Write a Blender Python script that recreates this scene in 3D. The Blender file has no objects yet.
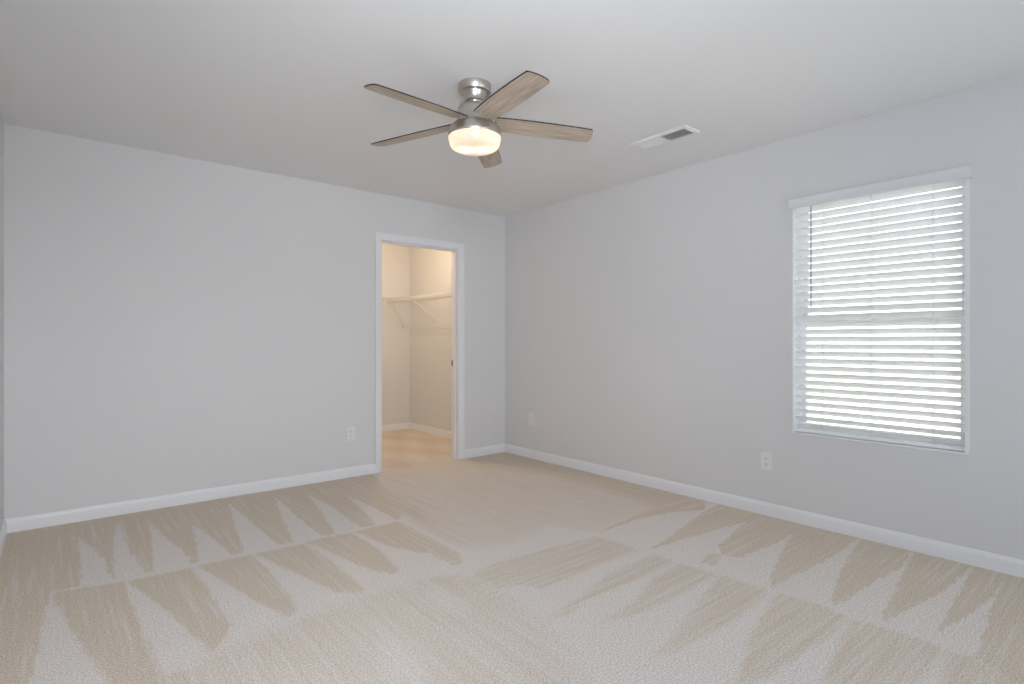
import bpy, bmesh, math, random
import numpy as np
from mathutils import Vector, Matrix

R = math.radians
PI = math.pi
C = bpy.context.scene.collection
SC = bpy.context.scene
random.seed(7)

# ------------------------------------------------------------------ dimensions (metres)
XL, XR = -0.225, 3.626          # bedroom left / right wall
YF, YB = -1.50, 4.478           # bedroom front / back wall
HC = 2.446                      # ceiling height
WT = 0.115                      # inner wall thickness
YC = 6.48                       # closet back wall
XCL = 1.75                      # closet left wall
DX0, DX1, DZ = 2.227, 3.034, 2.038   # door opening
WY0, WY1, WZ0, WZ1 = 0.683, 1.571, 0.560, 2.045   # window opening in the right wall
FANX, FANY = 1.646, 2.278

# ------------------------------------------------------------------ camera
cam = bpy.data.cameras.new('camera')
cam.sensor_fit = 'HORIZONTAL'
cam.sensor_width = 36.0
cam.lens = 553.0 / 1024.0 * 36.0
cam.clip_start = 0.02
cam_ob = bpy.data.objects.new('camera', cam)
C.objects.link(cam_ob)
cam_ob.location = (0, 0, 1.142)
cam_ob.rotation_euler = (R(90), 0, R(50.296 - 90))
SC.camera = cam_ob

# ------------------------------------------------------------------ world, sun, large lamps, exposure
world = bpy.data.worlds.new('sky')
SC.world = world
world.use_nodes = True
wn = world.node_tree
bg = wn.nodes['Background']
bg.inputs['Color'].default_value = (0.93, 0.965, 1.0, 1)
bg.inputs['Strength'].default_value = 3.6

def add_light(name, kind, loc, energy, color, rot=(0, 0, 0), **kw):
    l = bpy.data.lights.new(name, kind)
    l.energy = energy
    l.color = color
    for k, v in kw.items():
        setattr(l, k, v)
    o = bpy.data.objects.new(name, l)
    C.objects.link(o)
    o.location = loc
    o.rotation_euler = rot
    return o

add_light('sun', 'SUN', (0, 0, 10), 1.6, (1.0, 0.93, 0.82), (R(-42), 0, 0), angle=R(1))
# added fill panel standing in for daylight at an unseen front window
add_light('front_fill', 'AREA', (2.30, YF - 0.02, 1.35), 6.0, (0.88, 0.95, 1.04), (R(90), 0, 0),
          shape='RECTANGLE', size=1.7, size_y=1.45)
# unseen fill lamps added to even out the room light, some aimed at the ceiling
def aim(p, q):
    return (Vector(q) - Vector(p)).to_track_quat('-Z', 'Y').to_euler()
def fill_spot(name, p, q, energy, color, angle):
    add_light(name, 'SPOT', p, energy, color, aim(p, q), spot_size=R(angle), spot_blend=1.0, shadow_soft_size=0.25)
fill_spot('fill_wide', (0.0, -0.2, 2.0), (2.0, 4.4, 0.9), 97.0, (0.955, 0.99, 1.035), 105)
fill_spot('fill_low', (0.3, -0.6, 2.1), (0.15, 3.2, 0.0), 124.0, (0.96, 0.99, 1.03), 62)
fill_spot('fill_corner', (0.0, -0.2, 1.2), (2.9, 3.6, 2.4), 117.0, (0.975, 0.985, 0.99), 75)
fill_spot('fill_right', (3.2, -0.6, 0.9), (1.7, 1.8, 2.446), 5.5, (0.86, 0.94, 1.05), 120)
add_light('fill_bounce', 'AREA', (0.35, -0.10, 1.50), 28.0, (0.76, 0.92, 1.13), (R(180), 0, 0), shape='DISK', size=0.3)  # added fill disk, out of view, brightening the ceiling from below
# the closet's ceiling lamp
add_light('closet_lamp', 'POINT', (2.74, 5.29, 2.36), 27.0, (1.0, 0.75, 0.48), shadow_soft_size=0.02)

SC.view_settings.view_transform = 'Standard'
SC.view_settings.look = 'None'
SC.view_settings.exposure = -0.13
SC.view_settings.gamma = 1.0
SC.view_settings.use_curve_mapping = False
SC.cycles.use_denoising = True
SC.cycles.max_bounces = 16
SC.cycles.diffuse_bounces = 10
SC.cycles.transparent_max_bounces = 16
SC.cycles.sample_clamp_indirect = 6.0

# ------------------------------------------------------------------ materials
def new_mat(name):
    m = bpy.data.materials.new(name)
    m.use_nodes = True
    nt = m.node_tree
    return m, nt, nt.nodes['Principled BSDF']

def noise_bump(nt, bsdf, scale, strength, dist=0.002, detail=3.0):
    tc = nt.nodes.new('ShaderNodeTexCoord')
    nz = nt.nodes.new('ShaderNodeTexNoise')
    nz.inputs['Scale'].default_value = scale
    nz.inputs['Detail'].default_value = detail
    nt.links.new(tc.outputs['Object'], nz.inputs['Vector'])
    b = nt.nodes.new('ShaderNodeBump')
    b.inputs['Strength'].default_value = strength
    b.inputs['Distance'].default_value = dist
    nt.links.new(nz.outputs['Fac'], b.inputs['Height'])
    nt.links.new(b.outputs['Normal'], bsdf.inputs['Normal'])
    return nz

def paint(name, col, rough, bump=0.06, scale=260.0, vary=0.0):
    m, nt, b = new_mat(name)
    b.inputs['Base Color'].default_value = (*col, 1)
    b.inputs['Roughness'].default_value = rough
    b.inputs['Specular IOR Level'].default_value = 0.3
    if bump:
        noise_bump(nt, b, scale, bump)
    if vary:
        tc = nt.nodes.new('ShaderNodeTexCoord')
        nz = nt.nodes.new('ShaderNodeTexNoise')
        nz.inputs['Scale'].default_value = 1.3
        mr = nt.nodes.new('ShaderNodeMapRange')
        mr.inputs['To Min'].default_value = 1 - vary
        mr.inputs['To Max'].default_value = 1 + vary
        mx = nt.nodes.new('ShaderNodeVectorMath')
        mx.operation = 'SCALE'
        mx.inputs[0].default_value = col
        nt.links.new(tc.outputs['Object'], nz.inputs['Vector'])
        nt.links.new(nz.outputs['Fac'], mr.inputs['Value'])
        nt.links.new(mr.outputs['Result'], mx.inputs['Scale'])
        nt.links.new(mx.outputs['Vector'], b.inputs['Base Color'])
    return m

M = {}
M['wall'] = paint('grey_wall_paint', (0.700, 0.697, 0.702), 0.6, 0.05, 260, 0.012)
M['ceiling'] = paint('ceiling_paint', (0.810, 0.808, 0.812), 0.8, 0.08, 180, 0.01)
M['trim'] = paint('white_trim_paint', (0.80, 0.805, 0.83), 0.35, 0)
M['plate'] = paint('white_plastic', (0.78, 0.78, 0.79), 0.35, 0)
M['dark_slot'] = paint('dark_slot', (0.12, 0.115, 0.11), 0.6, 0)
M['slat'] = paint('white_blind_slat', (0.92, 0.92, 0.92), 0.4, 0)
M['valance'] = paint('white_blind_valance', (0.74, 0.745, 0.76), 0.45, 0)
M['cord'] = paint('white_cord', (0.80, 0.80, 0.79), 0.8, 0)
M['wand'] = paint('clear_grey_wand', (0.36, 0.37, 0.38), 0.3, 0)
M['vinyl'] = paint('white_window_vinyl', (0.84, 0.85, 0.88), 0.4, 0)
M['vent'] = paint('white_vent_enamel', (0.80, 0.80, 0.81), 0.4, 0)
M['vent_shade'] = paint('painted_duct_shade', (0.05, 0.055, 0.06), 0.8, 0)
M['wire'] = paint('white_wire_coating', (0.80, 0.80, 0.79), 0.4, 0)
M['bronze'] = paint('dark_bronze', (0.10, 0.08, 0.06), 0.4, 0)
M['bronze'].node_tree.nodes['Principled BSDF'].inputs['Metallic'].default_value = 0.8
M['grass'] = paint('dry_bright_ground', (0.78, 0.72, 0.58), 0.9, 0.0)

def nickel():
    m, nt, b = new_mat('brushed_nickel')
    b.inputs['Base Color'].default_value = (0.58, 0.555, 0.52, 1)
    b.inputs['Metallic'].default_value = 1.0
    b.inputs['Roughness'].default_value = 0.30
    tc = nt.nodes.new('ShaderNodeTexCoord')
    mp = nt.nodes.new('ShaderNodeMapping')
    mp.inputs['Scale'].default_value = (3, 3, 900)
    nz = nt.nodes.new('ShaderNodeTexNoise')
    nz.inputs['Scale'].default_value = 1.0
    nz.inputs['Detail'].default_value = 2
    bp = nt.nodes.new('ShaderNodeBump')
    bp.inputs['Strength'].default_value = 0.15
    bp.inputs['Distance'].default_value = 0.001
    nt.links.new(tc.outputs['Object'], mp.inputs['Vector'])
    nt.links.new(mp.outputs['Vector'], nz.inputs['Vector'])
    nt.links.new(nz.outputs['Fac'], bp.inputs['Height'])
    nt.links.new(bp.outputs['Normal'], b.inputs['Normal'])
    return m
M['nickel'] = nickel()

def blade_wood():
    # driftwood veneer: grain runs along the blade's own long (local X) axis, kept in the UV-like attribute 'along'
    m, nt, b = new_mat('driftwood_veneer')
    at = nt.nodes.new('ShaderNodeAttribute')
    at.attribute_name = 'grain'
    mp = nt.nodes.new('ShaderNodeMapping')
    mp.inputs['Scale'].default_value = (5.0, 75.0, 1.0)
    nz = nt.nodes.new('ShaderNodeTexNoise')
    nz.inputs['Scale'].default_value = 1.0
    nz.inputs['Detail'].default_value = 5.0
    nz.inputs['Roughness'].default_value = 0.65
    cr = nt.nodes.new('ShaderNodeValToRGB')
    cr.color_ramp.elements[0].position = 0.30
    cr.color_ramp.elements[0].color = (0.33, 0.262, 0.205, 1)
    cr.color_ramp.elements[1].position = 0.68
    cr.color_ramp.elements[1].color = (0.63, 0.530, 0.435, 1)
    nt.links.new(at.outputs['Vector'], mp.inputs['Vector'])
    nt.links.new(mp.outputs['Vector'], nz.inputs['Vector'])
    nt.links.new(nz.outputs['Fac'], cr.inputs['Fac'])
    nt.links.new(cr.outputs['Color'], b.inputs['Base Color'])
    b.inputs['Roughness'].default_value = 0.45
    return m
M['blade'] = blade_wood()
M['blade_edge'] = paint('dark_blade_edge', (0.035, 0.024, 0.018), 0.5, 0)

def frosted():
    m = bpy.data.materials.new('frosted_white_glass')
    m.use_nodes = True
    nt = m.node_tree
    nt.nodes.remove(nt.nodes['Principled BSDF'])
    out = nt.nodes['Material Output']
    tr = nt.nodes.new('ShaderNodeBsdfTranslucent')
    tr.inputs['Color'].default_value = (0.92, 0.88, 0.80, 1)
    df = nt.nodes.new('ShaderNodeBsdfDiffuse')
    df.inputs['Color'].default_value = (0.85, 0.83, 0.79, 1)
    gl = nt.nodes.new('ShaderNodeBsdfGlossy')
    gl.inputs['Roughness'].default_value = 0.25
    mx = nt.nodes.new('ShaderNodeMixShader')
    mx.inputs['Fac'].default_value = 0.35
    mx2 = nt.nodes.new('ShaderNodeMixShader')
    mx2.inputs['Fac'].default_value = 0.05
    nt.links.new(tr.outputs[0], mx.inputs[1])
    nt.links.new(df.outputs[0], mx.inputs[2])
    nt.links.new(mx.outputs[0], mx2.inputs[1])
    nt.links.new(gl.outputs[0], mx2.inputs[2])
    nt.links.new(mx2.outputs[0], out.inputs['Surface'])
    return m
M['frosted'] = frosted()

def pane_glass():
    m = bpy.data.materials.new('window_glass')
    m.use_nodes = True
    nt = m.node_tree
    nt.nodes.remove(nt.nodes['Principled BSDF'])
    out = nt.nodes['Material Output']
    tp = nt.nodes.new('ShaderNodeBsdfTransparent')
    tp.inputs['Color'].default_value = (0.95, 0.97, 0.96, 1)
    gl = nt.nodes.new('ShaderNodeBsdfGlossy')
    gl.inputs['Roughness'].default_value = 0.02
    fr = nt.nodes.new('ShaderNodeFresnel')
    fr.inputs['IOR'].default_value = 1.45
    mx = nt.nodes.new('ShaderNodeMixShader')
    nt.links.new(fr.outputs[0], mx.inputs[0])
    nt.links.new(tp.outputs[0], mx.inputs[1])
    nt.links.new(gl.outputs[0], mx.inputs[2])
    nt.links.new(mx.outputs[0], out.inputs['Surface'])
    return m
M['glass'] = pane_glass()

def carpet():
    # cut-pile carpet: the vacuum lays the nap two ways; attributes 'nap' (how far the nap is turned) and
    # 'stroke' (0: strokes run along the room, 1: across it) are kept on the floor mesh
    m, nt, b = new_mat('beige_cut_pile_carpet')
    N, L = nt.nodes, nt.links
    geo = N.new('ShaderNodeNewGeometry')
    nap = N.new('ShaderNodeAttribute'); nap.attribute_name = 'nap'
    stk = N.new('ShaderNodeAttribute'); stk.attribute_name = 'stroke'
    def noise(sx, sy, detail=2.0, rough=0.5):
        mp = N.new('ShaderNodeMapping')
        mp.inputs['Scale'].default_value = (sx, sy, 1)
        nz = N.new('ShaderNodeTexNoise')
        nz.inputs['Scale'].default_value = 1.0
        nz.inputs['Detail'].default_value = detail
        nz.inputs['Roughness'].default_value = rough
        L.new(geo.outputs['Position'], mp.inputs['Vector'])
        L.new(mp.outputs['Vector'], nz.inputs['Vector'])
        return nz.outputs['Fac']
    def math_(op, a, bb):
        n = N.new('ShaderNodeMath'); n.operation = op
        for i, v in enumerate((a, bb)):
            if isinstance(v, (int, float)): n.inputs[i].default_value = v
            else: L.new(v, n.inputs[i])
        return n.outputs[0]
    sA = noise(46, 1.6, 2.0)          # streaks along Y
    sB = noise(1.6, 46, 2.0)          # streaks along X
    mixs = N.new('ShaderNodeMix'); mixs.data_type = 'FLOAT'
    L.new(stk.outputs['Fac'], mixs.inputs[0]); L.new(sA, mixs.inputs[2]); L.new(sB, mixs.inputs[3])
    streak = math_('SUBTRACT', mixs.outputs[0], 0.5)
    blot = math_('SUBTRACT', noise(5, 5, 4.0, 0.6), 0.5)
    # amount = nap + streaks (only where turned) + blotches
    amt = math_('ADD', nap.outputs['Fac'], math_('MULTIPLY', streak, math_('ADD', math_('MULTIPLY', nap.outputs['Fac'], 2.6), 0.25)))
    amt = math_('ADD', amt, math_('MULTIPLY', blot, 0.35))
    cl = N.new('ShaderNodeClamp'); L.new(amt, cl.inputs[0])
    cr = N.new('ShaderNodeMix'); cr.data_type = 'RGBA'
    cr.inputs[6].default_value = CARPET_LIGHT
    cr.inputs[7].default_value = CARPET_DARK
    L.new(cl.outputs[0], cr.inputs[0])
    # tuft speckle
    sp = noise(150, 150, 3.0, 0.7)
    sp2 = noise(420, 420, 2.0, 0.6)
    val = math_('ADD', math_('MULTIPLY', math_('SUBTRACT', sp, 0.5), 1.9), math_('MULTIPLY', math_('SUBTRACT', sp2, 0.5), 1.0))
    val = math_('ADD', val, 1.0)
    sc = N.new('ShaderNodeVectorMath'); sc.operation = 'SCALE'
    L.new(cr.outputs[2], sc.inputs[0]); L.new(val, sc.inputs['Scale'])
    L.new(sc.outputs['Vector'], b.inputs['Base Color'])
    b.inputs['Roughness'].default_value = 1.0
    b.inputs['Specular IOR Level'].default_value = 0.0
    bp = N.new('ShaderNodeBump')
    bp.inputs['Strength'].default_value = 0.5
    bp.inputs['Distance'].default_value = 0.006
    L.new(sp, bp.inputs['Height'])
    L.new(bp.outputs['Normal'], b.inputs['Normal'])
    return m
CARPET_LIGHT = (0.695, 0.642, 0.60, 1)
CARPET_DARK = (0.615, 0.53, 0.435, 1)
M['carpet'] = carpet()

# ------------------------------------------------------------------ mesh builder
class MB:
    def __init__(self):
        self.bm = bmesh.new()
    def box(self, x0, x1, y0, y1, z0, z1, mi=0):
        v = [self.bm.verts.new(p) for p in ((x0,y0,z0),(x1,y0,z0),(x1,y1,z0),(x0,y1,z0),(x0,y0,z1),(x1,y0,z1),(x1,y1,z1),(x0,y1,z1))]
        for f in ((3,2,1,0),(4,5,6,7),(0,1,5,4),(1,2,6,5),(2,3,7,6),(3,0,4,7)):
            self.bm.faces.new([v[i] for i in f]).material_index = mi
        return v
    def prism(self, profile, origin, u, v, w, length):
        # profile of (a, b) in the u, v directions swept along w
        o, u, v, w = Vector(origin), Vector(u), Vector(v), Vector(w)
        A = [self.bm.verts.new(o + u*a + v*b) for a, b in profile]
        B = [self.bm.verts.new(o + u*a + v*b + w*length) for a, b in profile]
        n = len(profile)
        self.bm.faces.new(A); self.bm.faces.new(B[::-1])
        for i in range(n):
            j = (i+1) % n
            self.bm.faces.new((A[i], B[i], B[j], A[j]))
    def tube(self, pts, r, n=8):
        pts = [Vector(p) for p in pts]
        rings = []
        for i, p in enumerate(pts):
            if i == 0: t = pts[1] - p
            elif i == len(pts)-1: t = p - pts[i-1]
            else: t = (pts[i+1]-p).normalized() + (p-pts[i-1]).normalized()
            t.normalize()
            a = t.cross(Vector((0,0,1)))
            if a.length < 1e-3: a = t.cross(Vector((1,0,0)))
            a.normalize(); b = t.cross(a)
            rings.append([self.bm.verts.new(p + a*(r*math.cos(2*PI*k/n)) + b*(r*math.sin(2*PI*k/n))) for k in range(n)])
        for i in range(len(rings)-1):
            for k in range(n):
                l = (k+1) % n
                self.bm.faces.new((rings[i][k], rings[i+1][k], rings[i+1][l], rings[i][l])).smooth = True
        self.bm.faces.new(rings[0]); self.bm.faces.new(rings[-1][::-1])
    def lathe(self, prof, c=(0,0,0), n=48, cap0=False, cap1=False):
        rings = []
        for r, z in prof:
            if r < 1e-6:
                rings.append([self.bm.verts.new((c[0], c[1], c[2]+z))])
            else:
                rings.append([self.bm.verts.new((c[0]+r*math.cos(2*PI*k/n), c[1]+r*math.sin(2*PI*k/n), c[2]+z)) for k in range(n)])
        for i in range(len(rings)-1):
            a, b = rings[i], rings[i+1]
            for k in range(n):
                l = (k+1) % n
                if len(a) == 1 and len(b) == 1: continue
                if len(a) == 1: f = self.bm.faces.new((a[0], b[k], b[l]))
                elif len(b) == 1: f = self.bm.faces.new((a[k], b[0], a[l]))
                else: f = self.bm.faces.new((a[k], b[k], b[l], a[l]))
                f.smooth = True
        if cap0 and len(rings[0]) > 1: self.bm.faces.new(rings[0])
        if cap1 and len(rings[-1]) > 1: self.bm.faces.new(rings[-1][::-1])
    def build(self, name, mats, parent=None, bevel=0.0, seg=2, sharp=None):
        bmesh.ops.recalc_face_normals(self.bm, faces=self.bm.faces)
        # parts are modelled in room coordinates; store them relative to their parent
        if parent is not None:
            off = Vector((0,0,0)); p = parent
            while p is not None:
                off += p.location; p = p.parent
            bmesh.ops.translate(self.bm, verts=self.bm.verts, vec=-off)
        me = bpy.data.meshes.new(name)
        self.bm.to_mesh(me); self.bm.free()
        for mm in (mats if isinstance(mats, (list, tuple)) else [mats]):
            me.materials.append(mm)
        if sharp is not None:
            me.set_sharp_from_angle(angle=R(sharp))
        o = bpy.data.objects.new(name, me)
        C.objects.link(o)
        o.parent = parent
        if bevel:
            bv = o.modifiers.new('bevel', 'BEVEL')
            bv.width = bevel; bv.segments = seg; bv.limit_method = 'ANGLE'; bv.angle_limit = R(40)
        return o

def struct(o):
    o['kind'] = 'structure'
    return o

def thing(name, loc, label, cat, group=None):
    o = bpy.data.objects.new(name, None)
    o.empty_display_size = 0.1
    C.objects.link(o)
    o.location = loc
    o['label'] = label; o['category'] = cat
    if group: o['group'] = group
    return o

# ------------------------------------------------------------------ room shell
m = MB()
m.box(XL-0.12, DX0-0.018, YB, YB+WT, -0.1, HC+0.05)
m.box(DX1+0.018, XR, YB, YB+WT, -0.1, HC+0.05)
m.box(DX0-0.018, DX1+0.018, YB, YB+WT, DZ+0.018, HC+0.05)
struct(m.build('wall_back', M['wall']))

m = MB()
XO = XR + 0.16
m.box(XR, XO, YF-0.12, WY0, -0.1, HC+0.05)
m.box(XR, XO, WY1, YC+0.12, -0.1, HC+0.05)
m.box(XR, XO, WY0, WY1, -0.1, WZ0)
m.box(XR, XO, WY0, WY1, WZ1, HC+0.05)
struct(m.build('wall_right', M['wall']))

m = MB(); m.box(XL-0.12, XL, YF-0.12, YB, -0.1, HC+0.05)
struct(m.build('wall_left', M['wall']))

FW0, FW1, FZ0, FZ1 = 1.40, 3.20, 0.58, 2.12     # unseen window opening added in the front wall for more light
m = MB()
m.box(XL, FW0, YF-0.12, YF, -0.1, HC+0.05)
m.box(FW1, XR, YF-0.12, YF, -0.1, HC+0.05)
m.box(FW0, FW1, YF-0.12, YF, -0.1, FZ0)
m.box(FW0, FW1, YF-0.12, YF, FZ1, HC+0.05)
struct(m.build('wall_front', M['wall']))

m = MB(); m.box(XCL-0.12, XCL, YB+WT, YC+0.12, -0.1, HC+0.05)
struct(m.build('wall_closet_left', M['wall']))
m = MB(); m.box(XCL, XR, YC, YC+0.12, -0.1, HC+0.05)
struct(m.build('wall_closet_back', M['wall']))
m = MB(); m.box(XL-0.12, XO, YF-0.12, YC+0.12, HC, HC+0.2)
struct(m.build('ceiling', M['ceiling']))

# ------------------------------------------------------------------ carpeted floor with vacuum strokes
NAPS = [
    (1.0, 0, [(-0.49,4.5),(-0.22,4.5),(2.15,4.5),(2.04,4.09),(1.83,3.31),(1.71,3.2),(0.87,3.23),(-0.01,3.29),(-0.06,2.41),(-0.64,2.89)]),
    (0, 0, [(0.11,4.16),(0.11,3.67),(0.1,3.19),(0.23,3.19),(0.2,3.67)]),
    (0, 0, [(0.32,4.29),(0.27,3.92),(0.25,3.66),(0.23,3.19),(0.36,3.19),(0.33,3.6),(0.32,3.92)]),
    (0, 0, [(0.47,4.16),(0.43,3.69),(0.38,3.19),(0.56,3.19),(0.55,3.49),(0.5,3.84)]),
    (0, 0, [(0.67,3.96),(0.62,3.53),(0.58,3.19),(0.75,3.19),(0.72,3.57)]),
    (0, 0, [(0.96,4.32),(0.87,3.72),(0.79,3.19),(0.98,3.19),(0.97,3.71)]),
    (0, 0, [(1.27,4.33),(1.13,3.62),(1.05,3.19),(1.22,3.19),(1.23,3.64)]),
    (0, 0, [(1.48,4.23),(1.39,3.67),(1.29,3.19),(1.46,3.19),(1.48,3.63)]),
    (0, 0, [(1.69,3.99),(1.62,3.54),(1.56,3.19),(1.7,3.19),(1.7,3.53)]),
    (1.0, 0.008, [(-0.01,3.28),(0.26,3.22),(0.27,2.75),(0.28,2.45),(0.28,2.34),(0.29,2.12),(0.15,2.23),(0.09,2.61)]),
    (0.8, 0.008, [(0.26,2.25),(0.35,2.21),(0.41,2.19),(0.39,2.03),(0.23,2.17)]),
    (1.0, 0.008, [(0.27,3.2),(0.54,3.19),(0.55,2.77),(0.55,2.56),(0.55,2.44),(0.5,2.34),(0.46,2.27),(0.43,2.39),(0.36,2.82)]),
    (1.0, 0.008, [(0.57,3.2),(0.82,3.18),(0.83,2.8),(0.82,2.48),(0.79,2.38),(0.75,2.36),(0.7,2.55),(0.64,2.83)]),
    (1.0, 0.008, [(0.83,3.18),(1.1,3.16),(1.11,2.78),(1.11,2.5),(1.1,2.39),(1.07,2.38),(1.0,2.45),(0.92,2.79)]),
    (1.0, 0.008, [(1.11,3.18),(1.38,3.17),(1.38,2.82),(1.34,2.54),(1.32,2.48),(1.28,2.46),(1.23,2.58),(1.17,2.86)]),
    (1.0, 0.008, [(1.4,3.17),(1.69,3.18),(1.69,2.96),(1.69,2.74),(1.62,2.56),(1.55,2.6),(1.46,2.78),(1.43,2.93)]),
    (0.8, 0.008, [(1.69,3.18),(1.69,2.74),(1.69,2.49),(1.63,2.36),(1.58,2.35),(1.57,2.55),(1.61,2.81)]),
    (0.42, 0.03, [(2.04,4.09),(2.15,4.41),(2.9,5.97),(4.05,5.01),(3.61,4.46),(3.58,2.73),(3.47,2.13),(2.8,2.29),(2.5,2.22),(2.39,2.5),(2.07,2.42),(1.75,2.46),(1.72,2.72),(1.76,3.2)]),
    (0.9, 0.03, [(3.08,4.46),(3.64,4.48),(3.64,3.64),(3.64,2.73),(3.64,2.17),(3.22,2.27),(3.27,2.58),(3.28,3.14),(3.28,3.5),(3.1,3.84),(3.0,4.07)]),
    (0.85, 0.03, [(1.95,3.92),(2.02,3.72),(1.95,3.27),(1.83,2.89),(1.81,3.11),(1.85,3.38)]),
    (1.0, 0, [(2.49,2.21),(2.91,2.22),(3.18,2.17),(3.41,2.06),(3.64,2.18),(3.28,2.31),(3.06,2.29),(2.77,2.26)]),
    (1.0, 0, [(3.37,2.04),(3.64,2.06),(3.64,1.77),(3.39,1.76),(3.13,1.79),(2.83,1.83),(2.53,1.85),(2.83,1.92)]),
    (1.0, 0, [(3.42,1.76),(3.64,1.78),(3.64,1.49),(3.42,1.47),(3.29,1.46),(3.16,1.46),(2.82,1.48),(2.77,1.52),(2.76,1.57),(2.87,1.65),(3.18,1.71)]),
    (0.8, 0, [(2.59,1.58),(2.72,1.62),(2.77,1.59),(2.72,1.54),(2.6,1.52)]),
    (1.0, 0, [(3.42,1.47),(3.64,1.5),(3.64,1.19),(3.64,1.19),(3.34,1.17),(3.12,1.18),(2.88,1.19),(2.68,1.2),(2.56,1.2),(2.64,1.25),(3.01,1.37)]),
    (1.0, 0, [(3.64,1.18),(3.64,1.2),(3.64,0.91),(3.64,0.92),(3.29,0.9),(3.07,0.92),(2.88,0.93),(2.7,0.94),(2.61,0.95),(2.64,0.98),(3.04,1.08)]),
    (1.0, 0, [(3.64,0.92),(3.64,0.92),(3.64,0.66),(3.64,0.67),(3.27,0.68),(3.06,0.7),(2.89,0.72),(2.72,0.75),(2.6,0.77),(2.66,0.79),(2.96,0.83)]),
    (1.0, 0, [(3.64,0.67),(3.64,0.66),(3.64,0.54),(3.64,0.55),(3.29,0.53),(3.12,0.54),(2.96,0.56),(2.78,0.59),(2.63,0.61),(2.79,0.61),(3.24,0.64)]),
    (1.0, 0, [(3.64,0.55),(3.64,0.55),(3.64,0.45),(3.64,0.35),(2.62,0.12),(2.37,0.32),(2.52,0.39),(2.57,0.47),(2.9,0.49),(3.11,0.51)]),
    (0.6, 0.01, [(1.59,2.23),(1.79,2.26),(2.05,2.23),(2.46,2.19),(2.49,2.04),(2.48,1.89),(2.21,1.9),(1.93,1.88),(1.74,1.89),(1.69,1.98),(1.59,2.02)]),
    (0.62, 0.01, [(2.39,1.81),(2.5,1.8),(2.49,1.68),(2.28,1.67),(2.0,1.67),(1.84,1.68),(1.66,1.64),(1.54,1.67),(1.66,1.69),(1.82,1.72),(2.12,1.8)]),
    (0.62, 0.01, [(2.25,1.63),(2.49,1.65),(2.51,1.44),(2.15,1.44),(1.91,1.45),(1.74,1.49),(1.59,1.47),(1.54,1.48),(1.75,1.5),(2.0,1.54)]),
    (0.65, 0.01, [(2.52,1.43),(2.54,1.2),(2.36,1.17),(2.12,1.16),(1.8,1.18),(1.64,1.2),(1.79,1.24),(2.1,1.32)]),
    (0.7, 0.01, [(2.54,1.16),(2.56,1.01),(2.54,0.87),(2.38,0.86),(2.22,0.87),(1.98,0.88),(1.76,0.9),(1.72,0.93),(2.12,1.07),(2.37,1.13)]),
    (0.7, 0.01, [(2.54,0.85),(2.56,0.73),(2.57,0.62),(2.55,0.54),(2.35,0.55),(2.16,0.57),(1.94,0.75),(2.03,0.77),(2.24,0.81)]),
    (0.75, 0.01, [(2.54,0.53),(2.57,0.47),(2.51,0.38),(2.47,0.31),(2.34,0.42),(2.23,0.5),(2.39,0.52)]),
    (0.46, 0.03, [(0.73,2.33),(1.08,2.36),(1.41,2.35),(1.59,2.24),(1.59,2.02),(1.55,1.68),(1.47,1.43),(1.34,1.18),(0.24,2.09),(0.44,2.26)]),
    (0.1, 0.03, [(1.04,2.18),(1.03,2.08),(1.03,1.74),(0.93,1.59),(0.84,1.66),(0.91,1.86)]),
    (0.2, 0.03, [(1.29,2.16),(1.37,2.17),(1.4,1.97),(1.33,1.87),(1.28,1.98)]),
]
def inside(px, py, poly):
    r = np.zeros(px.shape, bool)
    n = len(poly)
    for i in range(n):
        x0, y0 = poly[i]; x1, y1 = poly[(i+1) % n]
        if y0 == y1: continue
        c = ((y0 > py) != (y1 > py)) & (px < (x1-x0)*(py-y0)/(y1-y0) + x0)
        r ^= c
    return r

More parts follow.
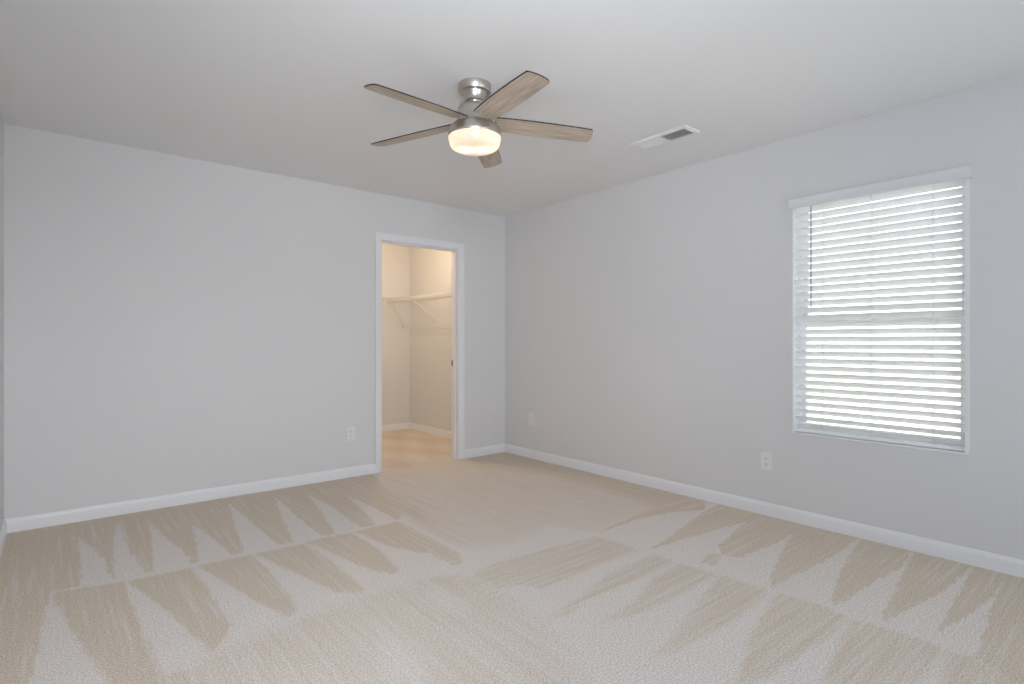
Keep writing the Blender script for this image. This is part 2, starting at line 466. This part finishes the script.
def make_floor():
    st = 0.0125
    xs = np.arange(XL-0.02, XR+0.02+st, st); ys = np.arange(YF-0.02, YC+0.02+st, st)
    nx, ny = len(xs), len(ys)
    gx, gy = np.meshgrid(xs, ys)
    gx = gx.ravel(); gy = gy.ravel()
    rng = np.random.default_rng(3)
    # ragged edges: wander the look-up a little
    def wander(seed, amp):
        r = np.random.default_rng(seed)
        out = np.zeros_like(gx)
        for k in range(10):
            a, b, ph = r.uniform(-70, 70), r.uniform(-70, 70), r.uniform(0, 6.28)
            out += np.sin(a*gx + b*gy + ph)
        return out*amp/3.0
    jx = gx + wander(1, 0.0035) + rng.normal(0, 0.0015, gx.shape)
    jy = gy + wander(2, 0.0035) + rng.normal(0, 0.0015, gx.shape)
    nap = np.zeros_like(gx)
    for v, soft, poly in NAPS:      # 'soft' strokes fade out over a few centimetres
        if soft:
            cov = np.zeros_like(gx)
            for k in range(10):
                cov += inside(jx + rng.normal(0, soft), jy + rng.normal(0, soft), poly)
            cov = cov/10.0
        else:
            cov = inside(jx, jy, poly).astype(float)
        nap = nap*(1-cov) + v*cov
    closet = jy > YB + 0.03
    w = 0.5 + 0.25*np.sin(9*jx + 5*jy) + 0.2*np.sin(17*jx - 9*jy + 1)
    nap[closet] = np.clip(w[closet], 0.1, 0.9)
    stroke = ((gx > 1.45 + 0.0*gy) & (gy < 2.32) & (gx > 1.5)).astype(float)
    stroke[(gx > 2.5) & (gy < 2.25)] = 1.0
    co = np.zeros((nx*ny, 3)); co[:,0] = gx; co[:,1] = gy
    i = np.arange((nx-1)*(ny-1)); c = i % (nx-1); r = i // (nx-1)
    a = r*nx + c
    quads = np.stack([a, a+1, a+nx+1, a+nx], 1).astype(np.int32)
    me = bpy.data.meshes.new('floor')
    me.vertices.add(nx*ny); me.vertices.foreach_set('co', co.ravel().astype(np.float32))
    me.loops.add(quads.size); me.loops.foreach_set('vertex_index', quads.ravel())
    me.polygons.add(len(quads)); me.polygons.foreach_set('loop_start', np.arange(0, quads.size, 4, dtype=np.int32))
    me.update(calc_edges=True)
    for nm, arr in (('nap', nap), ('stroke', stroke)):
        at = me.attributes.new(nm, 'FLOAT', 'POINT'); at.data.foreach_set('value', arr.astype(np.float32))
    me.materials.append(M['carpet'])
    o = bpy.data.objects.new('floor', me); C.objects.link(o)
    return struct(o)
make_floor()
m = MB(); m.box(XL-0.12, XO, YF-0.12, YC+0.12, -0.12, -0.02)
struct(m.build('subfloor', M['trim']))

# ------------------------------------------------------------------ baseboards
BP = [(0,0),(0.0140,0),(0.0140,0.060),(0.0128,0.065),(0.0065,0.078),(0.0040,0.083),(0,0.083)]
m = MB()
CW = 0.060
m.prism(BP, (XL, YB, 0), (0,-1,0), (0,0,1), (1,0,0), DX0-0.005-CW-XL)
m.prism(BP, (DX1+0.005+CW, YB, 0), (0,-1,0), (0,0,1), (1,0,0), XR-(DX1+0.005+CW))
struct(m.build('baseboard_back', M['trim'], sharp=25))
m = MB(); m.prism(BP, (XR, YF, 0), (-1,0,0), (0,0,1), (0,1,0), YB-YF)
struct(m.build('baseboard_right', M['trim'], sharp=25))
m = MB(); m.prism(BP, (XL, YF, 0), (1,0,0), (0,0,1), (0,1,0), YB-YF)
struct(m.build('baseboard_left', M['trim'], sharp=25))
m = MB()
m.prism(BP, (XCL, YC, 0), (0,-1,0), (0,0,1), (1,0,0), XR-XCL)
m.prism(BP, (XR, YB+WT, 0), (-1,0,0), (0,0,1), (0,1,0), YC-YB-WT)
struct(m.build('baseboard_closet', M['trim'], sharp=25))

# ------------------------------------------------------------------ door way to the closet
m = MB()   # jambs lining the opening
m.box(DX0-0.018, DX0, YB-0.001, YB+WT+0.001, 0, DZ+0.018)
m.box(DX1, DX1+0.018, YB-0.001, YB+WT+0.001, 0, DZ+0.018)
m.box(DX0, DX1, YB-0.001, YB+WT+0.001, DZ, DZ+0.018)
door = struct(m.build('door_1', M['trim'], bevel=0.0015))
CP = [(0,0),(CW,0),(CW,0.016),(CW-0.012,0.017),(CW-0.022,0.013),(0.012,0.010),(0.004,0.009),(0,0.005)]  # casing profile from opening edge outwards
def casing(y, sgn, name):
    m = MB()
    e = 0.005
    bm = m.bm
    # mitred U-shaped casing: sweep the profile round the opening
    path = [((DX0-e), 0, -1, 0), ((DX0-e), DZ+e, -1, 1), ((DX1+e), DZ+e, 1, 1), ((DX1+e), 0, 1, 0)]
    rings = []
    for x, z, sx, sz in path:
        rings.append([bm.verts.new((x + sx*a, y + sgn*b, z + sz*a)) for a, b in CP])
    for i in range(3):
        for k in range(len(CP)):
            l = (k+1) % len(CP)
            bm.faces.new((rings[i][k], rings[i+1][k], rings[i+1][l], rings[i][l]))
    bm.faces.new(rings[0]); bm.faces.new(rings[-1][::-1])
    return m.build(name, M['trim'], door, sharp=25)
casing(YB-0.001, -1, 'casing')
m = MB()
m.box(DX0, DX0+0.011, YB+0.036, YB+0.076, 0, DZ)
m.box(DX1-0.011, DX1, YB+0.036, YB+0.076, 0, DZ)
m.box(DX0+0.011, DX1-0.011, YB+0.036, YB+0.076, DZ-0.011, DZ)
m.build('door_stop', M['trim'], door, bevel=0.002)
m = MB(); m.box(DX1-0.002, DX1+0.0005, YB+0.082, YB+0.110, 0.905, 0.962)
sp = m.build('strike_plate', M['bronze'], door, bevel=0.0008)
sp['label'] = 'dark bronze strike plate'

# ------------------------------------------------------------------ window in the right wall
XG = XR + 0.112          # plane of the glass
m = MB()
fx0, fx1, fw, fl = XR+0.088, XR+0.155, 0.028, 0.014
m.box(fx0, fx1, WY0, WY0+fw, WZ0, WZ1); m.box(fx0, fx1, WY1-fl, WY1, WZ0, WZ1)
m.box(fx0, fx1, WY0+fw, WY1-fl, WZ0, WZ0+fw); m.box(fx0, fx1, WY0+fw, WY1-fl, WZ1-fw, WZ1)
win = struct(m.build('window_1', M['vinyl'], bevel=0.002))
def sash(name, x, z0, z1):
    y0, y1, s = WY0+fw, WY1-fl, 0.030
    m = MB()
    m.box(x, x+0.026, y0, y0+s, z0, z1); m.box(x, x+0.026, y1-s, y1, z0, z1)
    m.box(x, x+0.026, y0+s, y1-s, z0, z0+s+0.006); m.box(x, x+0.026, y0+s, y1-s, z1-s-0.002, z1)
    o = m.build(name, M['vinyl'], win, bevel=0.002)
    m = MB(); m.box(x+0.011, x+0.015, y0+s-0.004, y1-s+0.004, z0+s, z1-s)
    m.build('pane', M['glass'], o)
    return o
ZM = 1.288               # meeting rail
sash('lower_sash', XR+0.094, WZ0+fw, ZM+0.02)
sash('upper_sash', XR+0.122, ZM-0.02, WZ1-fw)
m = MB(); m.box(XR-0.006, XR+0.088, WY0, WY1, WZ0-0.001, WZ0+0.010)
sl = struct(m.build('trim_1', M['trim'], bevel=0.003))     # white painted sill board

m = MB()
m.box(XR-0.001, XR+0.088, WY0, WY0+0.022, WZ0+0.010, WZ1)
m.box(XR-0.001, XR+0.088, WY1-0.006, WY1, WZ0+0.010, WZ1)
struct(m.build('trim_2', M['trim'], bevel=0.001))          # white jamb lining at either side of the window

# added front wall window, unseen behind the camera: plain vinyl frame
m = MB()
m.box(FW0, FW0+0.04, YF-0.10, YF-0.05, FZ0, FZ1); m.box(FW1-0.04, FW1, YF-0.10, YF-0.05, FZ0, FZ1)
m.box(FW0+0.04, FW1-0.04, YF-0.10, YF-0.05, FZ0, FZ0+0.04); m.box(FW0+0.04, FW1-0.04, YF-0.10, YF-0.05, FZ1-0.04, FZ1)
m.box((FW0+FW1)/2-0.03, (FW0+FW1)/2+0.03, YF-0.10, YF-0.05, FZ0+0.04, FZ1-0.04)
w2 = struct(m.build('added_window', M['vinyl'], bevel=0.002))
m = MB()
m.box(FW0+0.04, (FW0+FW1)/2-0.03, YF-0.077, YF-0.073, FZ0+0.04, FZ1-0.04)
m.box((FW0+FW1)/2+0.03, FW1-0.04, YF-0.077, YF-0.073, FZ0+0.04, FZ1-0.04)
m.build('pane', M['glass'], w2)

# ground outside
m = MB(); m.box(XO+0.02, 60, -40, 45, -0.6, -0.45)
struct(m.build('ground', M['grass']))

# ------------------------------------------------------------------ horizontal blind
BY0, BY1 = WY0+0.025, WY1-0.008
XB = XR + 0.036          # pivot line of the slats
bl = thing('window_blind', (XR, (WY0+WY1)/2, WZ0+0.02), 'white horizontal slat blind hanging in the only window, slats half open', 'blind')
m = MB(); m.box(XB-0.022, XB+0.028, BY0, BY1, WZ1-0.052, WZ1-0.001)
m.build('headrail', M['slat'], bl, bevel=0.002)
# valance on the room side with short returns
VZ0, VZ1 = 1.985, 2.049
VP = [(0,0),(0.009,0.0),(0.012,0.004),(0.012,0.012),(0.009,0.018),(0.009,0.046),(0.012,0.052),(0.012,0.060),(0.009,0.064),(0,0.064)]
m = MB()
m.prism(VP, (XR-0.016, WY0-0.012, VZ0), (-1,0,0), (0,0,1), (0,1,0), WY1-WY0+0.024)
m.box(XR-0.0165, XR, WY0-0.012, WY0-0.004, VZ0, VZ1)
m.box(XR-0.0165, XR, WY1+0.004, WY1+0.012, VZ0, VZ1)
m.build('valance', M['valance'], bl, sharp=30)
SW, ST, TILT = 0.050, 0.0028, R(37.5)
pitch = 0.04553
m = MB()
z = WZ0 + 0.052
slat_z = []
while z < WZ1 - 0.045:
    slat_z.append(z); z += pitch
ct, sn = math.cos(TILT), math.sin(TILT)
for i, z in enumerate(slat_z):
    prof = []
    n = 8
    for k in range(n+1):          # crowned slat
        a = -SW/2 + SW*k/n
        prof.append((a, 0.0012*(1-(2*a/SW)**2)))
    prof = [(a, b+ST/2) for a, b in prof] + [(a, b-ST/2) for a, b in prof[::-1]]
    # room edge up: u points out of the window and down
    m.prism(prof, (XB+0.004, BY0, z), (ct,0,-sn), (sn,0,ct), (0,1,0), BY1-BY0)
m.build('slat_panel', M['slat'], bl, sharp=35)
m = MB(); m.box(XB-0.020, XB+0.028, BY0, BY1, WZ0+0.013, WZ0+0.030)
m.build('bottom_rail', M['slat'], bl, bevel=0.003)
for yy in (BY0+0.135, (BY0+BY1)/2-0.0, BY1-0.165):
    m = MB()
    for xx in (XB+0.004-SW/2*ct-0.002, XB+0.004+SW/2*ct+0.002):
        m.tube([(xx, yy, WZ0+0.028), (xx, yy, WZ1-0.044)], 0.0011, 6)
    for z in slat_z:
        m.tube([(XB+0.004-SW/2*ct-0.002, yy, z+SW/2*sn-0.004), (XB+0.004+SW/2*ct+0.002, yy, z-SW/2*sn-0.004)], 0.0007, 4)
    m.build('ladder_cord', M['cord'], bl)
    m = MB(); m.lathe([(0.0, 0.0), (0.006, 0.0015), (0.007, 0.005), (0.007, 0.006)], (XB-0.008, yy, WZ0+0.0105), 12, cap1=True)
    m.build('cord_plug', M['cord'], bl)
wy = 1.458
m = MB(); m.tube([(XB-0.034, wy, 1.985), (XB-0.034, wy, 1.355)], 0.0042, 8)
m.tube([(XB-0.034, wy, 1.985), (XB-0.024, wy, 1.998), (XB-0.020, wy, 2.0)], 0.002, 6)
w = m.build('tilt_wand', M['wand'], bl, sharp=40); w['label'] = 'thin grey tilt wand'

# ------------------------------------------------------------------ power outlets
def outlet(x, y, z, axis, label, duplex=True):
    # axis 'B': on the back wall, facing -Y; 'R': on the right wall, facing -X
    t = thing('power_outlet', (x, y, z-0.06), label, 'outlet', 'wall outlets')
    if axis == 'B': U, N = Vector((1,0,0)), Vector((0,-1,0))
    else: U, N = Vector((0,-1,0)), Vector((-1,0,0))
    O = Vector((x, y, z))
    def bx(m, u0, u1, z0, z1, n0, n1, mi=0):
        ps = [O + U*u + N*n + Vector((0,0,zz)) for n in (n0, n1) for u, zz in ((u0,z0),(u1,z0),(u1,z1),(u0,z1))]
        v = [m.bm.verts.new(p) for p in ps]
        for f in ((0,1,2,3),(4,5,6,7),(0,1,5,4),(1,2,6,5),(2,3,7,6),(3,0,4,7)):
            m.bm.faces.new([v[i] for i in f]).material_index = mi
    m = MB(); bx(m, -0.037, 0.037, -0.060, 0.060, 0, 0.0055)
    m.build('cover_plate', M['plate'], t, bevel=0.0025)
    for s in (-1, 1):
        m = MB(); bx(m, -0.0165, 0.0165, s*0.0195-0.0135, s*0.0195+0.0135, 0.004, 0.0072)
        f = m.build('receptacle', M['plate'], t, bevel=0.004, seg=3)
        m = MB(); zc = s*0.0195
        bx(m, -0.0075, -0.0050, zc-0.001, zc+0.008, 0.0066, 0.0076)
        bx(m, 0.0050, 0.0072, zc-0.001, zc+0.007, 0.0066, 0.0076)
        bx(m, -0.0022, 0.0022, zc-0.0095, zc-0.005, 0.0066, 0.0076)
        m.build('slot', M['dark_slot'], f)
    m = MB(); bx(m, -0.0025, 0.0025, -0.0025, 0.0025, 0.0050, 0.0066)
    m.build('screw', M['plate'], t, bevel=0.0012)
    return t
outlet(1.943, YB, 0.364, 'B', 'white power outlet on the wall left of the closet doorway')
outlet(XR, 4.067, 0.382, 'R', 'small far white power outlet on the right wall near the room corner')
outlet(XR, 1.735, 0.354, 'R', 'white power outlet on the right wall below and left of the window')

# ------------------------------------------------------------------ ceiling register
vx0, vx1, vy0, vy1 = 2.920, 3.081, 1.888, 2.305
vt = thing('ceiling_vent', ((vx0+vx1)/2, (vy0+vy1)/2, HC), 'white rectangular air vent in the ceiling near the right wall', 'vent')
bw = 0.026
m = MB()
bm = m.bm
def ring(x0, x1, y0, y1, z): return [bm.verts.new(p) for p in ((x0,y0,z),(x1,y0,z),(x1,y1,z),(x0,y1,z))]
r0 = ring(vx0, vx1, vy0, vy1, HC+0.001); r1 = ring(vx0, vx1, vy0, vy1, HC-0.004)
r2 = ring(vx0+0.006, vx1-0.006, vy0+0.006, vy1-0.006, HC-0.009)
r3 = ring(vx0+bw, vx1-bw, vy0+bw, vy1-bw, HC-0.011); r4 = ring(vx0+bw, vx1-bw, vy0+bw, vy1-bw, HC+0.001)
for a, b in ((r0,r1),(r1,r2),(r2,r3),(r3,r4)):
    for k in range(4):
        l = (k+1) % 4
        bm.faces.new((a[k], b[k], b[l], a[l]))
m.box(vx0+bw-0.002, vx1-bw+0.002, 2.088, 2.100, HC-0.011, HC-0.001)
m.build('frame', M['vent'], vt)
m = MB(); m.box(vx0+bw-0.002, vx1-bw+0.002, vy0+bw-0.002, vy1-bw+0.002, HC-0.0012, HC-0.0002)  # flat dark sheet: painted shade in place of an open duct
d = m.build('duct_shade', M['vent_shade'], vt); d['label'] = 'dark sheet painted in for the shaded duct behind the louvers'
m = MB()
def louvers(y0, y1, tilt):
    n = 11
    for k in range(n):
        y = y0 + (y1-y0)*(k+0.5)/n
        dy, dz = 0.0065*math.cos(tilt), 0.0065*math.sin(tilt)
        a = [(vx0+bw, y-dy, HC-0.0065-dz), (vx1-bw, y-dy, HC-0.0065-dz), (vx1-bw, y+dy, HC-0.0065+dz), (vx0+bw, y+dy, HC-0.0065+dz)]
        v = [m.bm.verts.new(p) for p in a] + [m.bm.verts.new((p[0], p[1]+0.0008*math.sin(tilt), p[2]+0.0008)) for p in a]
        for f in ((0,1,2,3),(4,5,6,7),(0,1,5,4),(1,2,6,5),(2,3,7,6),(3,0,4,7)):
            m.bm.faces.new([v[i] for i in f])
louvers(vy0+bw, 2.088, R(62))
louvers(2.100, vy1-bw, R(-35))
m.build('louver_panel', M['vent'], vt)

# ------------------------------------------------------------------ ceiling fan with lamp
fan = thing('ceiling_fan', (FANX, FANY, HC), 'brushed nickel ceiling fan with five driftwood blades and lit frosted glass lamp', 'fan')
cc = (FANX, FANY, 0)
m = MB()
m.lathe([(0, HC), (0.080, HC), (0.083, HC-0.003), (0.083, HC-0.036), (0.079, HC-0.042), (0.066, HC-0.044), (0.062, HC-0.044)], cc, 64)
m.build('canopy', M['nickel'], fan, sharp=35)
m = MB()
m.lathe([(0.062, HC-0.040), (0.062, HC-0.046), (0.056, HC-0.056), (0.051, HC-0.070), (0.0505, HC-0.084), (0.053, HC-0.092), (0.060, HC-0.097), (0.062, HC-0.101), (0.060, HC-0.104)], cc, 64)
m.build('neck', M['nickel'], fan, sharp=40)
ZB = 2.232          # blade plane
m = MB()
m.lathe([(0.058, HC-0.103), (0.066, 2.338), (0.078, 2.330), (0.085, 2.320), (0.088, 2.305), (0.089, 2.250), (0.094, 2.244), (0.104, 2.240)], cc, 64)
m.build('motor_housing', M['nickel'], fan, sharp=40)
m = MB()
m.lathe([(0.098, 2.2425), (0.108, 2.240), (0.119, 2.232), (0.127, 2.220), (0.132, 2.205), (0.1345, 2.190), (0.135, 2.180), (0.133, 2.177), (0.124, 2.177)], cc, 64)
m.build('lamp_housing', M['nickel'], fan, sharp=40)
m = MB()
m.lathe([(0.127, 2.182), (0.1325, 2.177), (0.1320, 2.168), (0.129, 2.153), (0.124, 2.138), (0.117, 2.127), (0.106, 2.120), (0.085, 2.1165), (0.045, 2.115), (0, 2.1145)], cc, 64)
bowl = m.build('lamp_bowl', M['frosted'], fan, sharp=60)
bowl['label'] = 'glowing frosted glass drum bowl'

# blade outline in its own frame: (along, across)
BR = 0.662
OUT = [(0.100,-0.040),(0.092,-0.052),(0.120,-0.0555),(0.18,-0.0590),(0.28,-0.0625),(0.40,-0.0625),(0.50,-0.0605),(0.575,-0.0575),(0.600,-0.0560),(0.609,-0.0525),
       (0.617,-0.034),(0.623,-0.010),(0.625,0.018),(0.622,0.040),(0.616,0.0500),(0.605,0.0545),
       (0.575,0.0560),(0.50,0.0590),(0.40,0.0605),(0.28,0.0600),(0.18,0.0565),(0.120,0.0530),(0.092,0.050),(0.100,0.038)]
BT = 0.0065
PITCH = R(11.9)
DROOP = 0.046
def make_blade_mesh():
    bm = bmesh.new()
    gl = bm.verts.layers.float_vector.new('grain')
    def pt(a, b, top):
        z = BT/2 if top else -BT/2
        y, zz = b*math.cos(PITCH) - z*math.sin(PITCH), -b*math.sin(PITCH) + z*math.cos(PITCH) + (0.61 - a)*DROOP
        v = bm.verts.new((a, y, zz)); v[gl] = (a, b, 0.0); return v
    top = [pt(a, b, True) for a, b in OUT]; bot = [pt(a, b, False) for a, b in OUT]
    bm.faces.new(top).material_index = 0
    bm.faces.new(bot[::-1]).material_index = 0
    n = len(OUT)
    for i in range(n):
        j = (i+1) % n
        bm.faces.new((top[i], bot[i], bot[j], top[j])).material_index = 1
    bmesh.ops.recalc_face_normals(bm, faces=bm.faces)
    me = bpy.data.meshes.new('blade'); bm.to_mesh(me); bm.free()
    me.materials.append(M['blade']); me.materials.append(M['blade_edge'])
    return me
bme = make_blade_mesh()
mm = MB()
mm.lathe([(0.0, -0.0075), (0.0025, -0.007), (0.0035, -0.0055), (0.0035, 0.0)], (0, 0, 0), 12)
scr = mm.build('blade_screw', M['nickel']); scr_me = scr.data
bpy.data.objects.remove(scr)
AZ0 = 43.6
for k in range(5):
    b = bpy.data.objects.new('blade', bme); C.objects.link(b)
    b.parent = fan
    b.location = (0, 0, ZB - HC)
    b.rotation_euler = (0, 0, R(AZ0 + 72*k))
    for yy in (-0.022, 0.022):
        s = bpy.data.objects.new('blade_screw', scr_me); C.objects.link(s)
        s.parent = b
        s.location = (0.116, yy, -yy*math.tan(PITCH) - BT/2 + 0.001 + 0.494*DROOP)
add_light('fan_bulb', 'POINT', (FANX-0.035, FANY+0.03, 2.152), 0.32, (1.0, 0.82, 0.60), shadow_soft_size=0.02)
add_light('fan_bulb', 'POINT', (FANX+0.035, FANY-0.03, 2.152), 0.32, (1.0, 0.82, 0.60), shadow_soft_size=0.02)

# ------------------------------------------------------------------ closet wire shelves
SZ, SD = 1.688, 0.318
def wire_shelf(name, label, origin, along, out, length, braces):
    # origin: wall end of the shelf at deck height; along: direction of the wall; out: direction into the closet
    O, A, U = Vector(origin), Vector(along), Vector(out)
    Zv = Vector((0,0,1))
    t = thing(name, O, label, 'shelf', 'closet wire shelves')
    m = MB()
    n = int(length/0.0254)
    for k in range(n+1):           # cross wires bending down over the front lip
        p = O + A*min(length, k*0.0254)
        m.tube([p + U*0.004, p + U*SD, p + U*(SD+0.003) - Zv*0.044], 0.0014, 5)
    for u in (0.006, SD*0.5):
        m.tube([O + U*u - Zv*0.003, O + A*length + U*u - Zv*0.003], 0.0026, 6)
    m.build('wire_deck', M['wire'], t)
    m = MB()
    m.tube([O + U*SD - Zv*0.003, O + A*length + U*SD - Zv*0.003], 0.0034, 8)
    m.tube([O + U*(SD+0.003) - Zv*0.044, O + A*length + U*(SD+0.003) - Zv*0.044], 0.0038, 8)
    m.build('front_lip', M['wire'], t)
    for (a, a2, drop) in braces:
        m = MB()
        p0 = O + A*a + U*(SD-0.006) - Zv*0.042; p1 = O + A*a2 + U*0.008 - Zv*drop
        m.tube([p0 + Zv*0.038, p0, p1, p1 - Zv*0.030], 0.0075, 8)
        m.tube([p1 + Zv*0.012 - U*0.004, p1 - Zv*0.045 - U*0.004], 0.0075, 8)
        m.build('shelf_brace', M['wire'], t)
    k = 0.15
    while k < length:
        m = MB()
        p = O + A*k
        m.tube([p + Zv*0.010, p - Zv*0.012], 0.006, 6)
        m.build('wall_clip', M['wire'], t)
        k += 0.30
    return t
wire_shelf('wire_shelf', 'white wire closet shelf along the right closet wall, seen through the doorway',
           (XR-0.002, YB+WT+0.02, SZ), (0,1,0), (-1,0,0), YC-YB-WT-0.025, [(0.435,0.435,0.265),(1.23,1.23,0.265)])
wire_shelf('wire_shelf', 'white wire closet shelf along the back closet wall, left of the doorway view',
           (XCL+0.01, YC-0.002, SZ), (1,0,0), (0,-1,0), XR-SD-0.020-XCL, [(0.45,0.45,0.265),(1.452,1.771,0.32)])
